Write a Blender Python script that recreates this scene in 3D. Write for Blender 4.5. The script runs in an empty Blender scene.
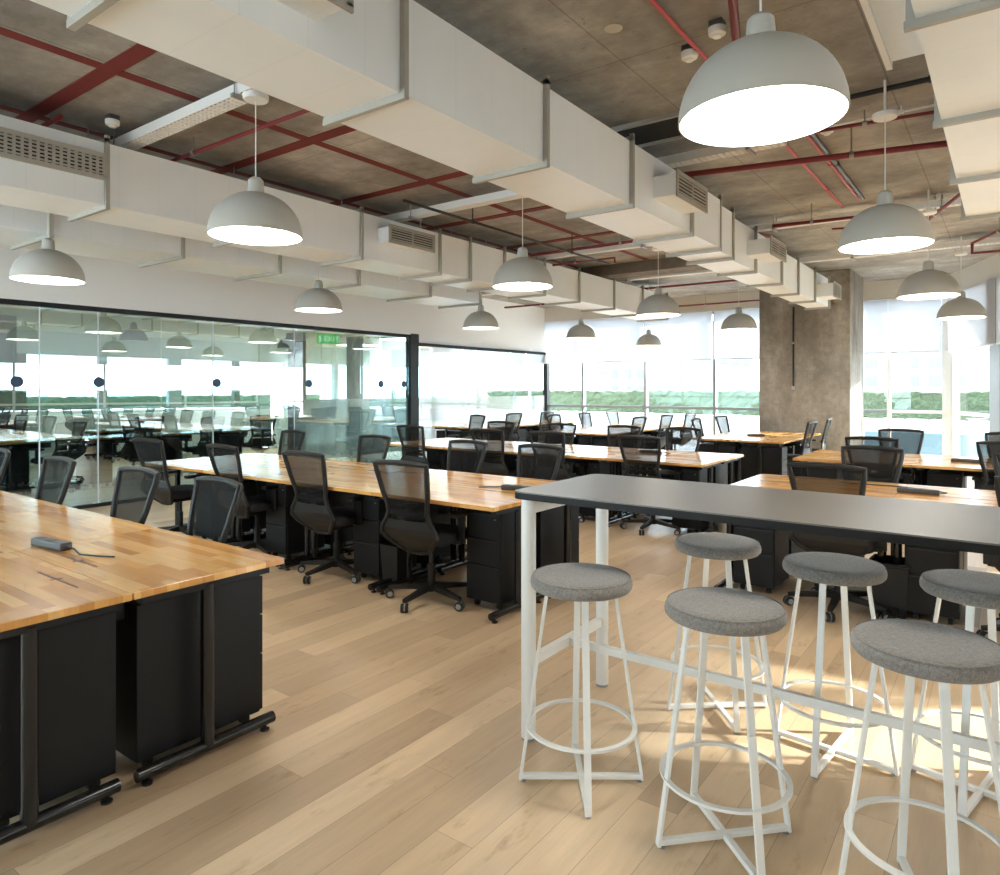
import bpy, bmesh, math, random
from mathutils import Vector, Matrix
random.seed(7)
PI = math.pi
scn = bpy.context.scene
col = scn.collection

# ------------------------------------------------------------------ mesh helper
class MB:
    def __init__(s): s.v = []; s.f = []; s.sm = []
    def add(s, vs, fs, smooth=False):
        b = len(s.v); s.v += [tuple(v) for v in vs]
        s.f += [tuple(b + i for i in f) for f in fs]; s.sm += [smooth] * len(fs)
        return s
    def box(s, x0, x1, y0, y1, z0, z1, M=None):
        vs = [(x, y, z) for x in (x0, x1) for y in (y0, y1) for z in (z0, z1)]
        if M: vs = [M @ Vector(v) for v in vs]
        return s.add(vs, [(0,1,3,2),(4,6,7,5),(0,4,5,1),(2,3,7,6),(0,2,6,4),(1,5,7,3)])
    def tube(s, pts, r, n=8, closed=False, caps=True, sx=1.0):
        P = [Vector(p) for p in pts]; N = len(P); rs = r if isinstance(r, (list, tuple)) else [r] * N
        rings = []
        ref = None
        for i in range(N):
            if closed: t = (P[(i+1) % N] - P[i-1])
            elif i == 0: t = P[1] - P[0]
            elif i == N-1: t = P[-1] - P[-2]
            else: t = (P[i+1] - P[i]).normalized() + (P[i] - P[i-1]).normalized()
            t.normalize()
            if ref is None:
                ref = Vector((0,0,1)) if abs(t.z) < .9 else Vector((1,0,0))
            a = t.cross(ref)
            if a.length < 1e-4: a = t.orthogonal()
            a.normalize(); b = a.cross(t).normalized(); ref = b
            rings.append([P[i] + a * math.cos(2*PI*k/n) * rs[i] * sx + b * math.sin(2*PI*k/n) * rs[i] for k in range(n)])
        vs = [v for rg in rings for v in rg]; fs = []
        for i in range(N if closed else N-1):
            j = (i+1) % N
            for k in range(n):
                fs.append((i*n+k, i*n+(k+1) % n, j*n+(k+1) % n, j*n+k))
        s.add(vs, fs, True)
        if caps and not closed:
            b = len(s.v) - len(vs)
            s.f.append(tuple(range(b, b+n))); s.sm.append(False)
            s.f.append(tuple(range(b+len(vs)-n, b+len(vs)))); s.sm.append(False)
        return s
    def lathe(s, prof, c=(0,0,0), n=32, cap0=False, cap1=False, M=None):
        vs = []; fs = []
        for (r, z) in prof:
            for k in range(n):
                v = Vector((r*math.cos(2*PI*k/n), r*math.sin(2*PI*k/n), z))
                if M: v = M @ v
                vs.append(v + Vector(c))
        m = len(prof)
        for i in range(m-1):
            for k in range(n): fs.append((i*n+k, i*n+(k+1) % n, (i+1)*n+(k+1) % n, (i+1)*n+k))
        s.add(vs, fs, True); b = len(s.v) - len(vs)
        if cap0: s.f.append(tuple(range(b, b+n))); s.sm.append(False)
        if cap1: s.f.append(tuple(range(b+(m-1)*n, b+m*n))); s.sm.append(False)
        return s
    def bar(s, a, b, w, t, up=(0,0,1)):
        a = Vector(a); b = Vector(b); d = (b-a).normalized(); u = Vector(up)
        x = d.cross(u)
        if x.length < 1e-4: x = d.orthogonal()
        x.normalize(); y = x.cross(d).normalized()
        vs = [p + x*i*w/2 + y*j*t/2 for p in (a, b) for i in (-1,1) for j in (-1,1)]
        return s.add(vs, [(0,1,3,2),(4,6,7,5),(0,4,5,1),(2,3,7,6),(0,2,6,4),(1,5,7,3)])
    def prism(s, poly, z0, z1):
        n = len(poly)
        vs = [(x, y, z0) for x, y in poly] + [(x, y, z1) for x, y in poly]
        fs = [tuple(range(n)), tuple(range(n, 2*n))] + [(i, (i+1) % n, n+(i+1) % n, n+i) for i in range(n)]
        return s.add(vs, fs)
    def xf(s, M):
        s.v = [tuple(M @ Vector(v)) for v in s.v]; return s
    def build(s, name, m, parent=None, bevel=0, kind=None, loc=None):
        me = bpy.data.meshes.new(name); me.from_pydata(s.v, [], s.f); me.update()
        bm = bmesh.new(); bm.from_mesh(me); bmesh.ops.recalc_face_normals(bm, faces=bm.faces); bm.to_mesh(me); bm.free()
        if len(me.polygons) == len(s.sm): me.polygons.foreach_set('use_smooth', s.sm)
        me.materials.append(m)
        if any(s.sm): me.set_sharp_from_angle(angle=math.radians(38))
        o = bpy.data.objects.new(name, me); col.objects.link(o)
        if parent: o.parent = parent
        if loc: o.location = loc
        if bevel:
            bv = o.modifiers.new('bevel', 'BEVEL'); bv.width = bevel; bv.segments = 2; bv.limit_method = 'ANGLE'; bv.angle_limit = math.radians(40)
        if kind: o['kind'] = kind
        return o
def thing(name, label, cat, loc=(0,0,0), rz=0, group=None, kind=None):
    o = bpy.data.objects.new(name, None); col.objects.link(o); o.location = loc; o.rotation_euler = (0,0,rz)
    o.empty_display_size = .1
    if label: o['label'] = label
    if cat: o['category'] = cat
    if group: o['group'] = group
    if kind: o['kind'] = kind
    return o
def tag(o, label, cat, group=None):
    o['label'] = label; o['category'] = cat
    if group: o['group'] = group
    return o
KIDS = {}
def snapshot(root):
    KIDS[root.name] = [(c, [(g) for g in c.children]) for c in root.children]
def dup(root, loc, rz, label, group=None):
    r = root.copy(); col.objects.link(r); r.location = loc; r.rotation_euler = (0,0,rz)
    r['label'] = label
    if group: r['group'] = group
    for c, gs in KIDS[root.name]:
        cc = c.copy(); col.objects.link(cc); cc.parent = r
        for g in gs:
            gg = g.copy(); col.objects.link(gg); gg.parent = cc
    return r

# ------------------------------------------------------------------ materials
def mat(name, c, rough=.5, metal=0, emit=None, es=0, spec=None, coat=0):
    m = bpy.data.materials.new(name); m.use_nodes = True
    b = m.node_tree.nodes['Principled BSDF']
    b.inputs['Base Color'].default_value = (*c, 1); b.inputs['Roughness'].default_value = rough; b.inputs['Metallic'].default_value = metal
    if spec is not None: b.inputs['Specular IOR Level'].default_value = spec
    if coat: b.inputs['Coat Weight'].default_value = coat; b.inputs['Coat Roughness'].default_value = .1
    if emit: b.inputs['Emission Color'].default_value = (*emit, 1); b.inputs['Emission Strength'].default_value = es
    return m
class N:
    def __init__(s, m): s.t = m.node_tree; s.n = s.t.nodes; s.l = s.t.links; s.b = s.n.get('Principled BSDF')
    def new(s, k, **kw):
        x = s.n.new(k)
        for a, v in kw.items(): setattr(x, a, v)
        return x
    def put(s, sock, v):
        if hasattr(v, 'is_linked') or hasattr(v, 'links'): s.l.new(v, sock)
        else: sock.default_value = v
    def math(s, op, a, b=None, c=None):
        x = s.new('ShaderNodeMath', operation=op); s.put(x.inputs[0], a)
        if b is not None: s.put(x.inputs[1], b)
        if c is not None: s.put(x.inputs[2], c)
        return x.outputs[0]
    def coord(s, which='Object'): return s.new('ShaderNodeTexCoord').outputs[which]
    def sep(s, v):
        x = s.new('ShaderNodeSeparateXYZ'); s.l.new(v, x.inputs[0]); return x.outputs
    def comb(s, a, b, c=0.0):
        x = s.new('ShaderNodeCombineXYZ'); s.put(x.inputs[0], a); s.put(x.inputs[1], b); s.put(x.inputs[2], c); return x.outputs[0]
    def noise(s, v, scale, detail=3, rough=.5, out='Fac'):
        x = s.new('ShaderNodeTexNoise'); s.l.new(v, x.inputs['Vector']); x.inputs['Scale'].default_value = scale
        x.inputs['Detail'].default_value = detail; x.inputs['Roughness'].default_value = rough; return x.outputs[out]
    def white(s, v):
        x = s.new('ShaderNodeTexWhiteNoise', noise_dimensions='3D'); s.l.new(v, x.inputs['Vector']); return x.outputs['Value']
    def ramp(s, f, stops):
        x = s.new('ShaderNodeValToRGB'); s.l.new(f, x.inputs[0]); e = x.color_ramp.elements
        while len(e) < len(stops): e.new(.5)
        for i, (p, c) in enumerate(stops): e[i].position = p; e[i].color = (*c, 1)
        return x.outputs[0]
    def mix(s, f, a, b, mode='MIX'):
        x = s.new('ShaderNodeMix', data_type='RGBA', blend_type=mode); s.put(x.inputs[0], f)
        s.put(x.inputs[6], a if not isinstance(a, tuple) else (*a, 1)); s.put(x.inputs[7], b if not isinstance(b, tuple) else (*b, 1))
        return x.outputs[2]
    def bump(s, h, st=.3, d=.01):
        x = s.new('ShaderNodeBump'); x.inputs['Strength'].default_value = st; x.inputs['Distance'].default_value = d
        s.l.new(h, x.inputs['Height']); s.l.new(x.outputs[0], s.b.inputs['Normal'])

def planks(name, W, L, stops, rough, long_axis='Y', grain=1.0, seam=.0012, seamcol=.55, tint=None, coat=0, byobj=False):
    m = mat(name, (.5,.4,.3), rough, coat=coat); n = N(m)
    c = n.coord(); x, y, z = n.sep(c)
    if long_axis == 'X': x, y = y, x
    if byobj:
        oi = n.new('ShaderNodeObjectInfo').outputs['Random']
        x = n.math('ADD', x, n.math('MULTIPLY', oi, 13.0)); y = n.math('ADD', y, n.math('MULTIPLY', oi, 31.0))
    u = n.math('DIVIDE', x, W); row = n.math('FLOOR', u)
    off = n.math('MULTIPLY', n.white(n.comb(row, 3.3, 1.7)), 7.0)
    v = n.math('ADD', n.math('DIVIDE', y, L), off); cell = n.math('FLOOR', v)
    rnd = n.white(n.comb(row, cell, .5)); rnd2 = n.white(n.comb(cell, row, 9.5))
    base = n.ramp(rnd, stops)
    gv = n.comb(n.math('ADD', n.math('MULTIPLY', x, 14.0), n.math('MULTIPLY', rnd2, 40)), n.math('MULTIPLY', y, 1.1), rnd)
    g = n.noise(gv, 1.6, 5, .6); g2 = n.noise(gv, 6.0, 4, .7)
    gf = n.math('MULTIPLY_ADD', n.math('SUBTRACT', g, .5), .9*grain, 1.0)
    gf = n.math('MULTIPLY_ADD', n.math('SUBTRACT', g2, .5), .35*grain, gf)
    fx = n.math('FRACT', u); fy = n.math('FRACT', v)
    ex = n.math('MULTIPLY', n.math('MINIMUM', fx, n.math('SUBTRACT', 1.0, fx)), W)
    ey = n.math('MULTIPLY', n.math('MINIMUM', fy, n.math('SUBTRACT', 1.0, fy)), L)
    e = n.math('MINIMUM', ex, ey); sm = n.math('LESS_THAN', e, seam)
    gf = n.math('MULTIPLY', gf, n.math('SUBTRACT', 1.0, n.math('MULTIPLY', sm, seamcol)))
    kn = n.noise(n.comb(n.math('MULTIPLY', x, 5.0), n.math('MULTIPLY', y, 1.6), rnd2), 2.3, 4, .65)
    kk = n.ramp(kn, [(.60, (1,1,1)), (.74, (.74,.66,.58))])
    v3 = n.new('ShaderNodeVectorMath', operation='SCALE'); n.l.new(base, v3.inputs[0]); n.l.new(gf, v3.inputs['Scale'])
    cc = n.mix(1.0 if grain > .3 else .3, v3.outputs[0], kk, 'MULTIPLY')
    n.l.new(cc, n.b.inputs['Base Color'])
    n.bump(n.math('SUBTRACT', n.math('MULTIPLY', g2, .25*grain), sm), .25, .002)
    rr = n.math('MULTIPLY_ADD', g, .12, rough - .06); n.l.new(rr, n.b.inputs['Roughness'])
    return m
M_floor = planks('oak planks', .155, 1.75, [(0, (.48,.34,.215)), (.18, (.60,.435,.27)), (.6, (.67,.495,.31)), (1, (.74,.56,.365))], .40, grain=.42, seam=.0010, seamcol=.45)
M_desk = planks('butcher block', .048, .42, [(0, (.50,.21,.045)), (.3, (.65,.31,.08)), (.65, (.76,.41,.12)), (1, (.84,.50,.18))], .22, long_axis='X', grain=.5, seam=.0004, seamcol=.2, coat=.1, byobj=True)
M_desk_y = planks('butcher block across', .048, .42, [(0, (.50,.21,.045)), (.3, (.65,.31,.08)), (.65, (.76,.41,.12)), (1, (.84,.50,.18))], .22, long_axis='X', grain=.5, seam=.0004, seamcol=.2, coat=.1, byobj=True)

def concrete(name, stops, sc=1.0, rough=.85, streak=False):
    m = mat(name, (.3,.28,.25), rough); n = N(m); c = n.coord()
    if streak:
        x, y, z = n.sep(c); c2 = n.comb(x, n.math('MULTIPLY', y, 1.0), n.math('MULTIPLY', z, .35))
    else: c2 = c
    a = n.noise(c2, .9*sc, 6, .65); b = n.noise(c, 7*sc, 5, .7)
    f = n.math('ADD', n.math('MULTIPLY', a, .75), n.math('MULTIPLY', b, .25))
    base = n.ramp(f, stops)
    sp = n.noise(c, 26*sc, 2, .5); spf = n.ramp(sp, [(.24, (.6,.6,.6)), (.33, (1,1,1))])
    # long pale laitance drags and board joints
    x, y, z = n.sep(c)
    st = n.noise(n.comb(n.math('MULTIPLY', x, .7), n.math('MULTIPLY', y, 1.7), z), 1.3, 5, .65)
    cc = n.mix(n.math('MULTIPLY', n.math('GREATER_THAN', st, .5), .0), base, (.6,.58,.54))
    sv = n.ramp(st, [(.35, (.78,.77,.76)), (.65, (1.15,1.14,1.12))])
    jx = n.math('LESS_THAN', n.math('ABSOLUTE', n.math('SUBTRACT', n.math('FRACT', n.math('DIVIDE', x, 1.25)), .5)), .004)
    jy = n.math('LESS_THAN', n.math('ABSOLUTE', n.math('SUBTRACT', n.math('FRACT', n.math('DIVIDE', y, 2.5)), .5)), .002)
    cc = n.mix(n.math('MULTIPLY', n.math('MAXIMUM', jx, jy), 0.0 if streak else .4), cc, (.06,.055,.05))
    cc = n.mix(1.0, cc, sv, 'MULTIPLY'); cc = n.mix(.8, cc, spf, 'MULTIPLY')
    n.l.new(cc, n.b.inputs['Base Color']); n.bump(b, .5, .01)
    return m
M_ceil = concrete('ceiling concrete', [(.30, (.15,.14,.128)), (.5, (.30,.288,.268)), (.68, (.50,.485,.455))])
M_colm = concrete('column concrete', [(.32, (.12,.106,.088)), (.5, (.235,.212,.18)), (.66, (.42,.39,.345))], 1.8, streak=True)
M_beam = concrete('beam concrete', [(.30, (.10,.08,.06)), (.5, (.16,.13,.10)), (.7, (.24,.20,.16))], 1.2)
M_bulk = mat('bulkhead grey', (.62,.60,.56), .8)

def duct_mat():
    m = mat('white duct paint', (.80,.815,.80), .42); n = N(m); x, y, z = n.sep(n.coord())
    f = n.math('FRACT', n.math('DIVIDE', y, .295)); l = n.math('LESS_THAN', f, .02)
    nz = n.noise(n.coord(), 2.0, 3)
    base = n.ramp(nz, [(.3, (.81,.865,.90)), (.7, (.85,.90,.935))])
    n.l.new(n.mix(n.math('MULTIPLY', l, .14), base, (.55,.55,.53)), n.b.inputs['Base Color'])
    n.bump(l, .4, .004)
    return m
M_duct = duct_mat()
M_flange = mat('galvanised flange', (.40,.39,.35), .5, .15)
M_white = mat('white paint', (.78,.785,.77), .6)
M_wall = mat('white wall paint', (.87,.885,.88), .75)
M_wmetal = mat('white powder coat', (.82,.82,.79), .35)
M_black = mat('black powder coat', (.009,.009,.0095), .5, spec=.25)
M_blackgloss = mat('black gloss tube', (.012,.012,.013), .16)
M_plastic = mat('black plastic', (.016,.015,.014), .5, spec=.35)
M_seatfab = mat('black seat fabric', (.014,.014,.016), .9)
M_frame = mat('dark window frame', (.008,.009,.011), .5, spec=.3)
M_mull = mat('grey blue mullion', (.24,.27,.31), .45)
M_mullw = mat('pale mullion', (.72,.75,.78), .45)
M_shade = mat('lamp shade grey', (.46,.445,.40), .42)
M_shadein = mat('lamp shade inside', (.9,.9,.88), .5)
M_glow = mat('lamp diffuser', (1,1,1), .5, emit=(1,.94,.84), es=12)
M_cord = mat('cord white', (.7,.7,.67), .5)
M_steel = mat('steel rod', (.35,.35,.34), .4, .7)
M_red = mat('red pipe', (.17,.014,.018), .5)
M_redpaint = mat('red marking paint', (.15,.018,.016), .85)
M_pink = mat('pinkish pipe', (.50,.08,.10), .5)
M_brown = mat('brown slot', (.10,.035,.015), .5)
M_holeshade = mat('dark void', (.01,.01,.01), .8)  # flat dark colour standing for the shade inside openings
M_navy = mat('navy sticker', (.02,.05,.10), .5)
M_caster = mat('caster grey', (.30,.31,.32), .4)
M_tabletop = mat('graphite laminate', (.118,.110,.098), .36)
M_tableedge = mat('black edge', (.010,.0095,.009), .5, spec=.2)
M_beige = mat('beige soffit', (.80,.68,.54), .8)
M_greywall = mat('grey partition', (.16,.17,.18), .7)
M_planter = mat('white planter', (.8,.8,.8), .6)
M_teal = mat('pale blue tile', (.13,.19,.21), .3)
M_deck = mat('pale terrace', (.62,.62,.62), .6)
M_bldg = mat('pale tower', (.16,.165,.175), .8)
M_bwin = mat('tower window', (.10,.11,.125), .5)
M_powerbox = mat('dark grey plastic', (.07,.075,.08), .45)
M_green = mat('exit sign green', (.10,.55,.12), .5, emit=(.25,.9,.2), es=.35)
M_signw = mat('exit sign white', (.8,.95,.8), .5, emit=(.8,1,.8), es=.7)
M_silver = mat('silver bin', (.62,.64,.66), .3, .8)
M_downl = mat('downlight glow', (1,1,1), .5, emit=(1,.85,.6), es=60)

def fabric():
    m = mat('grey wool felt', (.2,.19,.18), .95, spec=.15); n = N(m); c = n.coord()
    a = n.noise(c, 330, 3, .8); b = n.noise(c, 90, 3, .6)
    f = n.math('ADD', n.math('MULTIPLY', a, .7), n.math('MULTIPLY', b, .3))
    n.l.new(n.ramp(f, [(.36, (.13,.122,.118)), (.5, (.235,.22,.205)), (.64, (.36,.335,.305))]), n.b.inputs['Base Color'])
    n.bump(f, .5, .003); n.b.inputs['Sheen Weight'].default_value = .25
    return m
M_felt = fabric()
def meshfab():
    m = mat('chair mesh', (.014,.013,.012), .7, spec=.2); n = N(m)
    tr = n.new('ShaderNodeBsdfTransparent'); mx = n.new('ShaderNodeMixShader'); mx.inputs[0].default_value = .53
    x, y, z = n.sep(n.coord())
    n.l.new(tr.outputs[0], mx.inputs[1]); n.l.new(n.b.outputs[0], mx.inputs[2])
    n.l.new(mx.outputs[0], n.n['Material Output'].inputs[0]); return m
M_mesh = meshfab()
def glass(name, tint, refl, r0=.0):
    m = bpy.data.materials.new(name); m.use_nodes = True; n = N(m); n.n.remove(n.b)
    tr = n.new('ShaderNodeBsdfTransparent'); tr.inputs[0].default_value = (*tint, 1)
    gl = n.new('ShaderNodeBsdfGlossy'); gl.inputs['Roughness'].default_value = 0.0; gl.inputs[0].default_value = (.92,1,.98,1)
    fr = n.new('ShaderNodeFresnel'); ge = n.new('ShaderNodeNewGeometry')
    n.l.new(n.math('MULTIPLY_ADD', ge.outputs['Backfacing'], 1/1.5-1.5, 1.5), fr.inputs[0])
    f = n.math('MINIMUM', n.math('MULTIPLY_ADD', fr.outputs[0], refl, r0), 1.0)
    mx = n.new('ShaderNodeMixShader'); n.l.new(f, mx.inputs[0]); n.l.new(tr.outputs[0], mx.inputs[1]); n.l.new(gl.outputs[0], mx.inputs[2])
    n.l.new(mx.outputs[0], n.n['Material Output'].inputs[0]); return m
M_glass = glass('partition glass', (.60,.745,.755), 1.6, .24)
M_glass2 = glass('room glass', (.80,.84,.85), 1.3, .08)
M_wglass = glass('window glass', (.95,.98,.98), .7)
def frost():
    m = bpy.data.materials.new('frosted film'); m.use_nodes = True; n = N(m); n.n.remove(n.b)
    tr = n.new('ShaderNodeBsdfTransparent'); tl = n.new('ShaderNodeBsdfTranslucent'); df = n.new('ShaderNodeBsdfDiffuse')
    tl.inputs[0].default_value = (.70,.74,.75,1); df.inputs[0].default_value = (.80,.84,.85,1)
    a = n.new('ShaderNodeMixShader'); a.inputs[0].default_value = .5; n.l.new(tl.outputs[0], a.inputs[1]); n.l.new(df.outputs[0], a.inputs[2])
    b = n.new('ShaderNodeMixShader'); b.inputs[0].default_value = .88; n.l.new(tr.outputs[0], b.inputs[1]); n.l.new(a.outputs[0], b.inputs[2])
    n.l.new(b.outputs[0], n.n['Material Output'].inputs[0]); return m
M_frost = frost()
def blindm():
    m = bpy.data.materials.new('blind fabric'); m.use_nodes = True; n = N(m); n.n.remove(n.b)
    tl = n.new('ShaderNodeBsdfTranslucent'); df = n.new('ShaderNodeBsdfDiffuse')
    tl.inputs[0].default_value = (.60,.605,.63,1); df.inputs[0].default_value = (.80,.80,.815,1)
    a = n.new('ShaderNodeMixShader'); a.inputs[0].default_value = .35; n.l.new(tl.outputs[0], a.inputs[1]); n.l.new(df.outputs[0], a.inputs[2])
    n.l.new(a.outputs[0], n.n['Material Output'].inputs[0]); return m
M_blind = blindm()
def hedgem():
    m = mat('hedge leaves', (.08,.2,.05), .8); n = N(m); c = n.coord()
    f = n.noise(c, 26, 5, .85)
    n.l.new(n.ramp(f, [(.35, (.035,.05,.025)), (.5, (.09,.13,.065)), (.68, (.20,.24,.15))]), n.b.inputs['Base Color']); n.bump(f, 1, .05)
    return m
M_hedge = hedgem()

ZC = 3.45      # slab
W = 14.4       # far window wall
XG = -9.2      # glass partition plane
# ------------------------------------------------------------------ shell
MB().box(-16, 8.5, -4.2, W+.3, -.1, 0).build('floor', M_floor, kind='structure')
MB().box(-9.35, 7.0, -4.2, W+.3, ZC, ZC+.15).build('ceiling', M_ceil, kind='structure')
MB().box(-3.3, 8.5, -4.3, -4.2, 0, ZC).build('wall_back', M_wall, kind='structure')
MB().box(-16, -3.3, -4.3, -4.2, 2.9, ZC).build('wall_back_left', M_wall, kind='structure')
# white wall above the glass partition
MB().box(XG-.12, XG+.06, -4.2, 9.66, 2.50, ZC).build('wall_left', M_wall, kind='structure')
MB().box(XG-.12, XG+.0, 9.66, 14.44, 2.34, ZC).build('wall_left_far', M_wall, kind='structure')
MB().box(XG-6.4, XG-.6, W-.05, W+.2, 3.12, ZC).build('wall_left_end', M_wall, kind='structure')
# concrete beam, column
MB().box(XG, -2.75, 9.85, 10.3, 3.285, ZC).build('ceiling_beam', M_beam, kind='structure')
MB().box(-3.56, -2.10, 12.5, 13.75, 0, ZC).build('concrete_column', M_colm, kind='structure', bevel=.02)
MB().box(-10.2, -.8, W-.12, W+.2, 3.10, ZC).build('trim_1', M_bulk, kind='structure')

def wall_frame(P0, P1):
    P0 = Vector(P0); P1 = Vector(P1); L = (P1-P0).length; a = math.atan2(P1.y-P0.y, P1.x-P0.x)
    return Matrix.Translation((P0.x, P0.y, 0)) @ Matrix.Rotation(a, 4, 'Z'), L
wn = [0]
def window_bay(Mx, s0, s1, pane=True, mull=.055, rail=True, mm=None, trans=False):
    """one window bay in wall coordinates: s along wall, y thickness"""
    wn[0] += 1
    mm = mm or M_mull
    fr = MB()
    fr.box(s0-mull/2, s0+mull/2, -.06, .06, 0, 3.12, Mx)
    fr.box(s0+mull/2, s1-mull/2, -.05, .05, 0, .07, Mx)
    fr.box(s0+mull/2, s1-mull/2, -.05, .05, 3.05, 3.12, Mx)
    if rail: fr.box(s0+mull/2, s1-mull/2, -.035, .035, 1.03, 1.085, Mx)
    w = fr.build('window_%d' % wn[0], mm, kind='structure')
    MB().box(s0+mull/2+.001, s1-mull/2-.001, -.006, .006, .072, 3.048, Mx).build('pane', M_wglass, w)
    return w
ordn = ['first','second','third','fourth','fifth','sixth','seventh','eighth','ninth','tenth','eleventh','twelfth','thirteenth','fourteenth']
def blind(Mx, s0, s1, zb, label, yo=-.13):
    t = thing('roller_blind', label, 'blind', tuple(Mx @ Vector(((s0+s1)/2, yo, zb))), 0, 'white roller blinds')
    L = Matrix.Translation(t.location).inverted() @ Mx
    MB().box(s0+.02, s1-.02, yo-.002, yo+.002, zb+.02, 3.09, L).build('blind_fabric', M_blind, t)
    MB().box(s0+.02, s1-.02, yo-.012, yo+.012, zb, zb+.025, L).build('bottom_bar', M_mullw, t)
    return t
# far window wall (runs along X at Y = W)
MF, _ = wall_frame((0, W), (1, W))
for i in range(3):
    window_bay(MF, -14.55+1.6*i, -12.95+1.6*i)
    blind(MF, -14.55+1.6*i, -12.95+1.6*i, 2.08, 'white roller blind seen through the frosted room glass, ' + ['leftmost', 'middle', 'rightmost'][i] + ' of three')
xs = [-9.75, -8.17, -6.57, -5.0, -3.44]
names = ['half hidden behind the white wall end', 'beside the end of the glass room', 'above the middle desks', 'just left of the concrete column']
for i in range(4):
    window_bay(MF, xs[i], xs[i+1])
    blind(MF, xs[i], xs[i+1], 2.08, 'white roller blind on the far windows, bay ' + ['nearest the frosted glass room', 'second from the glass room', 'third from the glass room', 'touching the left of the concrete column'][i])
window_bay(MF, -3.44, -1.78); window_bay(MF, -1.78, -.86, mm=M_mullw)
blind(MF, -3.42, -1.78, 2.12, 'narrow showing strip of white roller blind just right of the concrete column')
blind(MF, -1.78, -.95, 2.12, 'white roller blind in the bay left of the far window corner')
# corner post
MB().box(-.95, -.76, W-.14, W+.12, 0, ZC).build('trim_2', M_mullw, kind='structure')
# oblique window wall to the right
P0 = Vector((-.80, W)); dv = Vector((.3596, -.9331)); P1 = P0 + dv*20.0
MO, LO = wall_frame(P0, P1)
MB().box(.0, LO, -.1, .2, 3.10, ZC, MO).build('trim_3', M_bulk, kind='structure')
s = .14; i = 0
bays = [(.12, 1.74)]
MB().box(1.74, 2.10, -.08, .12, 0, ZC, MO).build('trim_4', M_mull, kind='structure')
s = 2.10
while s < 19.8:
    bays.append((s, s+2.02)); s += 2.02
for i, (a, b) in enumerate(bays):
    window_bay(MO, a, b, mm=M_mullw)
    if i == 0: blind(MO, a, b+.36, 2.12, 'white roller blind slanting down beside the far right corner post', .13*-1)
    else: blind(MO, a, b, 2.12 if a < 10.0 else .35, 'white roller blind on the slanted right window wall, ' + ordn[i] + ' bay from the corner', .13*-1)  # out-of-view bays lowered fully, shaped to block sun from the near floor

MK, _ = wall_frame((-9.1, -4.25), (1, -4.25))
for i in range(3): window_bay(MK, i*1.93, (i+1)*1.93, mm=M_mullw)  # unseen back windows, added to fill the room with light from behind
# ------------------------------------------------------------------ glass partition
win = MB()
win.box(XG-.05, XG+.05, -4.2, 9.72, 2.44, 2.52)
win.box(XG-.03, XG+.03, -4.2, 9.55, 0, .045)
win.box(XG-.07, XG+.07, 9.50, 9.72, 0, 2.52)
g1 = win.build('window_30', M_frame, kind='structure')
ys = [-4.2, -1.6, .2, 1.9, 3.3, 4.75, 5.5, 6.9, 8.3, 9.5]
for i in range(len(ys)-1):
    MB().box(XG-.006, XG+.006, ys[i]+.004, ys[i+1]-.004, .046, 2.438).build('pane', M_glass, g1)
for y in (3.3, 3.95, 5.5, 6.9):
    MB().box(XG-.010, XG+.010, y-.005, y+.005, .045, 2.44).build('glass_joint', M_mullw, g1)
gd = []
def on_glass(px, py):
    k = (px-500)/689; F = (-.5948, .8039); R = (.8039, .5948)
    dx = F[0]+R[0]*k; dy = F[1]+R[1]*k; d = (XG+.012)/dx
    return (XG+.012, dy*d, 1.487+d*(388-py)/689)
for px in (17, 99, 217, 309, 381, 404):
    c = on_glass(px, 381)
    Mr = Matrix.Rotation(PI/2, 4, 'Y')
    MB().lathe([(.065, -.002), (.065, .002)], (XG+.010, c[1], 1.56), 28, True, True, Mr).build('sticker', M_navy, g1)
win = MB()
win.box(XG-.04, XG+.04, 9.72, 14.44, 2.30, 2.36); win.box(XG-.04, XG+.04, 9.72, 14.44, 0, .045)
win.box(XG-.06, XG+.06, 14.30, 14.44, .045, 2.30)
g2 = win.build('window_31', M_frame, kind='structure')
for a, b in ((9.72, 11.9), (11.9, 14.3)):
    MB().box(XG-.006, XG+.006, a+.004, b-.004, .046, 2.30).build('pane', M_glass2, g2)
MB().add([(XG-.01,9.73,.05),(XG-.01,14.29,.05),(XG-.01,14.29,1.30),(XG-.01,9.73,1.30)], [(0,1,2,3)]).build('frosted_film', M_frost, g2)
MB().add([(XG-.01,6.9,.30),(XG-.01,9.49,.30),(XG-.01,9.49,1.30),(XG-.01,6.9,1.30)], [(0,1,2,3)]).build('frosted_film', M_frost, g1)
# rooms behind the glass: soffit, back windows, pillars
MB().box(-15.6, XG-.12, -4.2, 14.44, 2.60, 2.75).build('ceiling_left', M_beige, kind='structure')
MX, _ = wall_frame((-15.3, -4.2), (-15.3, 14.4))
for i in range(12):
    window_bay(MX, i*1.55, (i+1)*1.55, mm=M_mullw if i % 3 else M_greywall, mull=.16 if i % 2 else .30)  # wide mixed mullions, shaped to imitate stripes mirrored in the glass
MB().box(-15.2, -15.0, -4.2, 14.2, 0, .95).build('wall_left_sill', M_white, kind='structure')
MB().box(-15.6, -15.2, -4.2, 14.44, 2.15, 3.3).build('wall_left_back', M_white, kind='structure')
for i, (x, y) in enumerate([(-11.6, 8.77), (-11.6, 10.3), (-12.5, 4.0)]):
    MB().box(x-.13, x+.13, y-.13, y+.13, 0, 2.60).build('trim_%d' % (10+i), M_greywall, kind='structure', bevel=.01)
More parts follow.
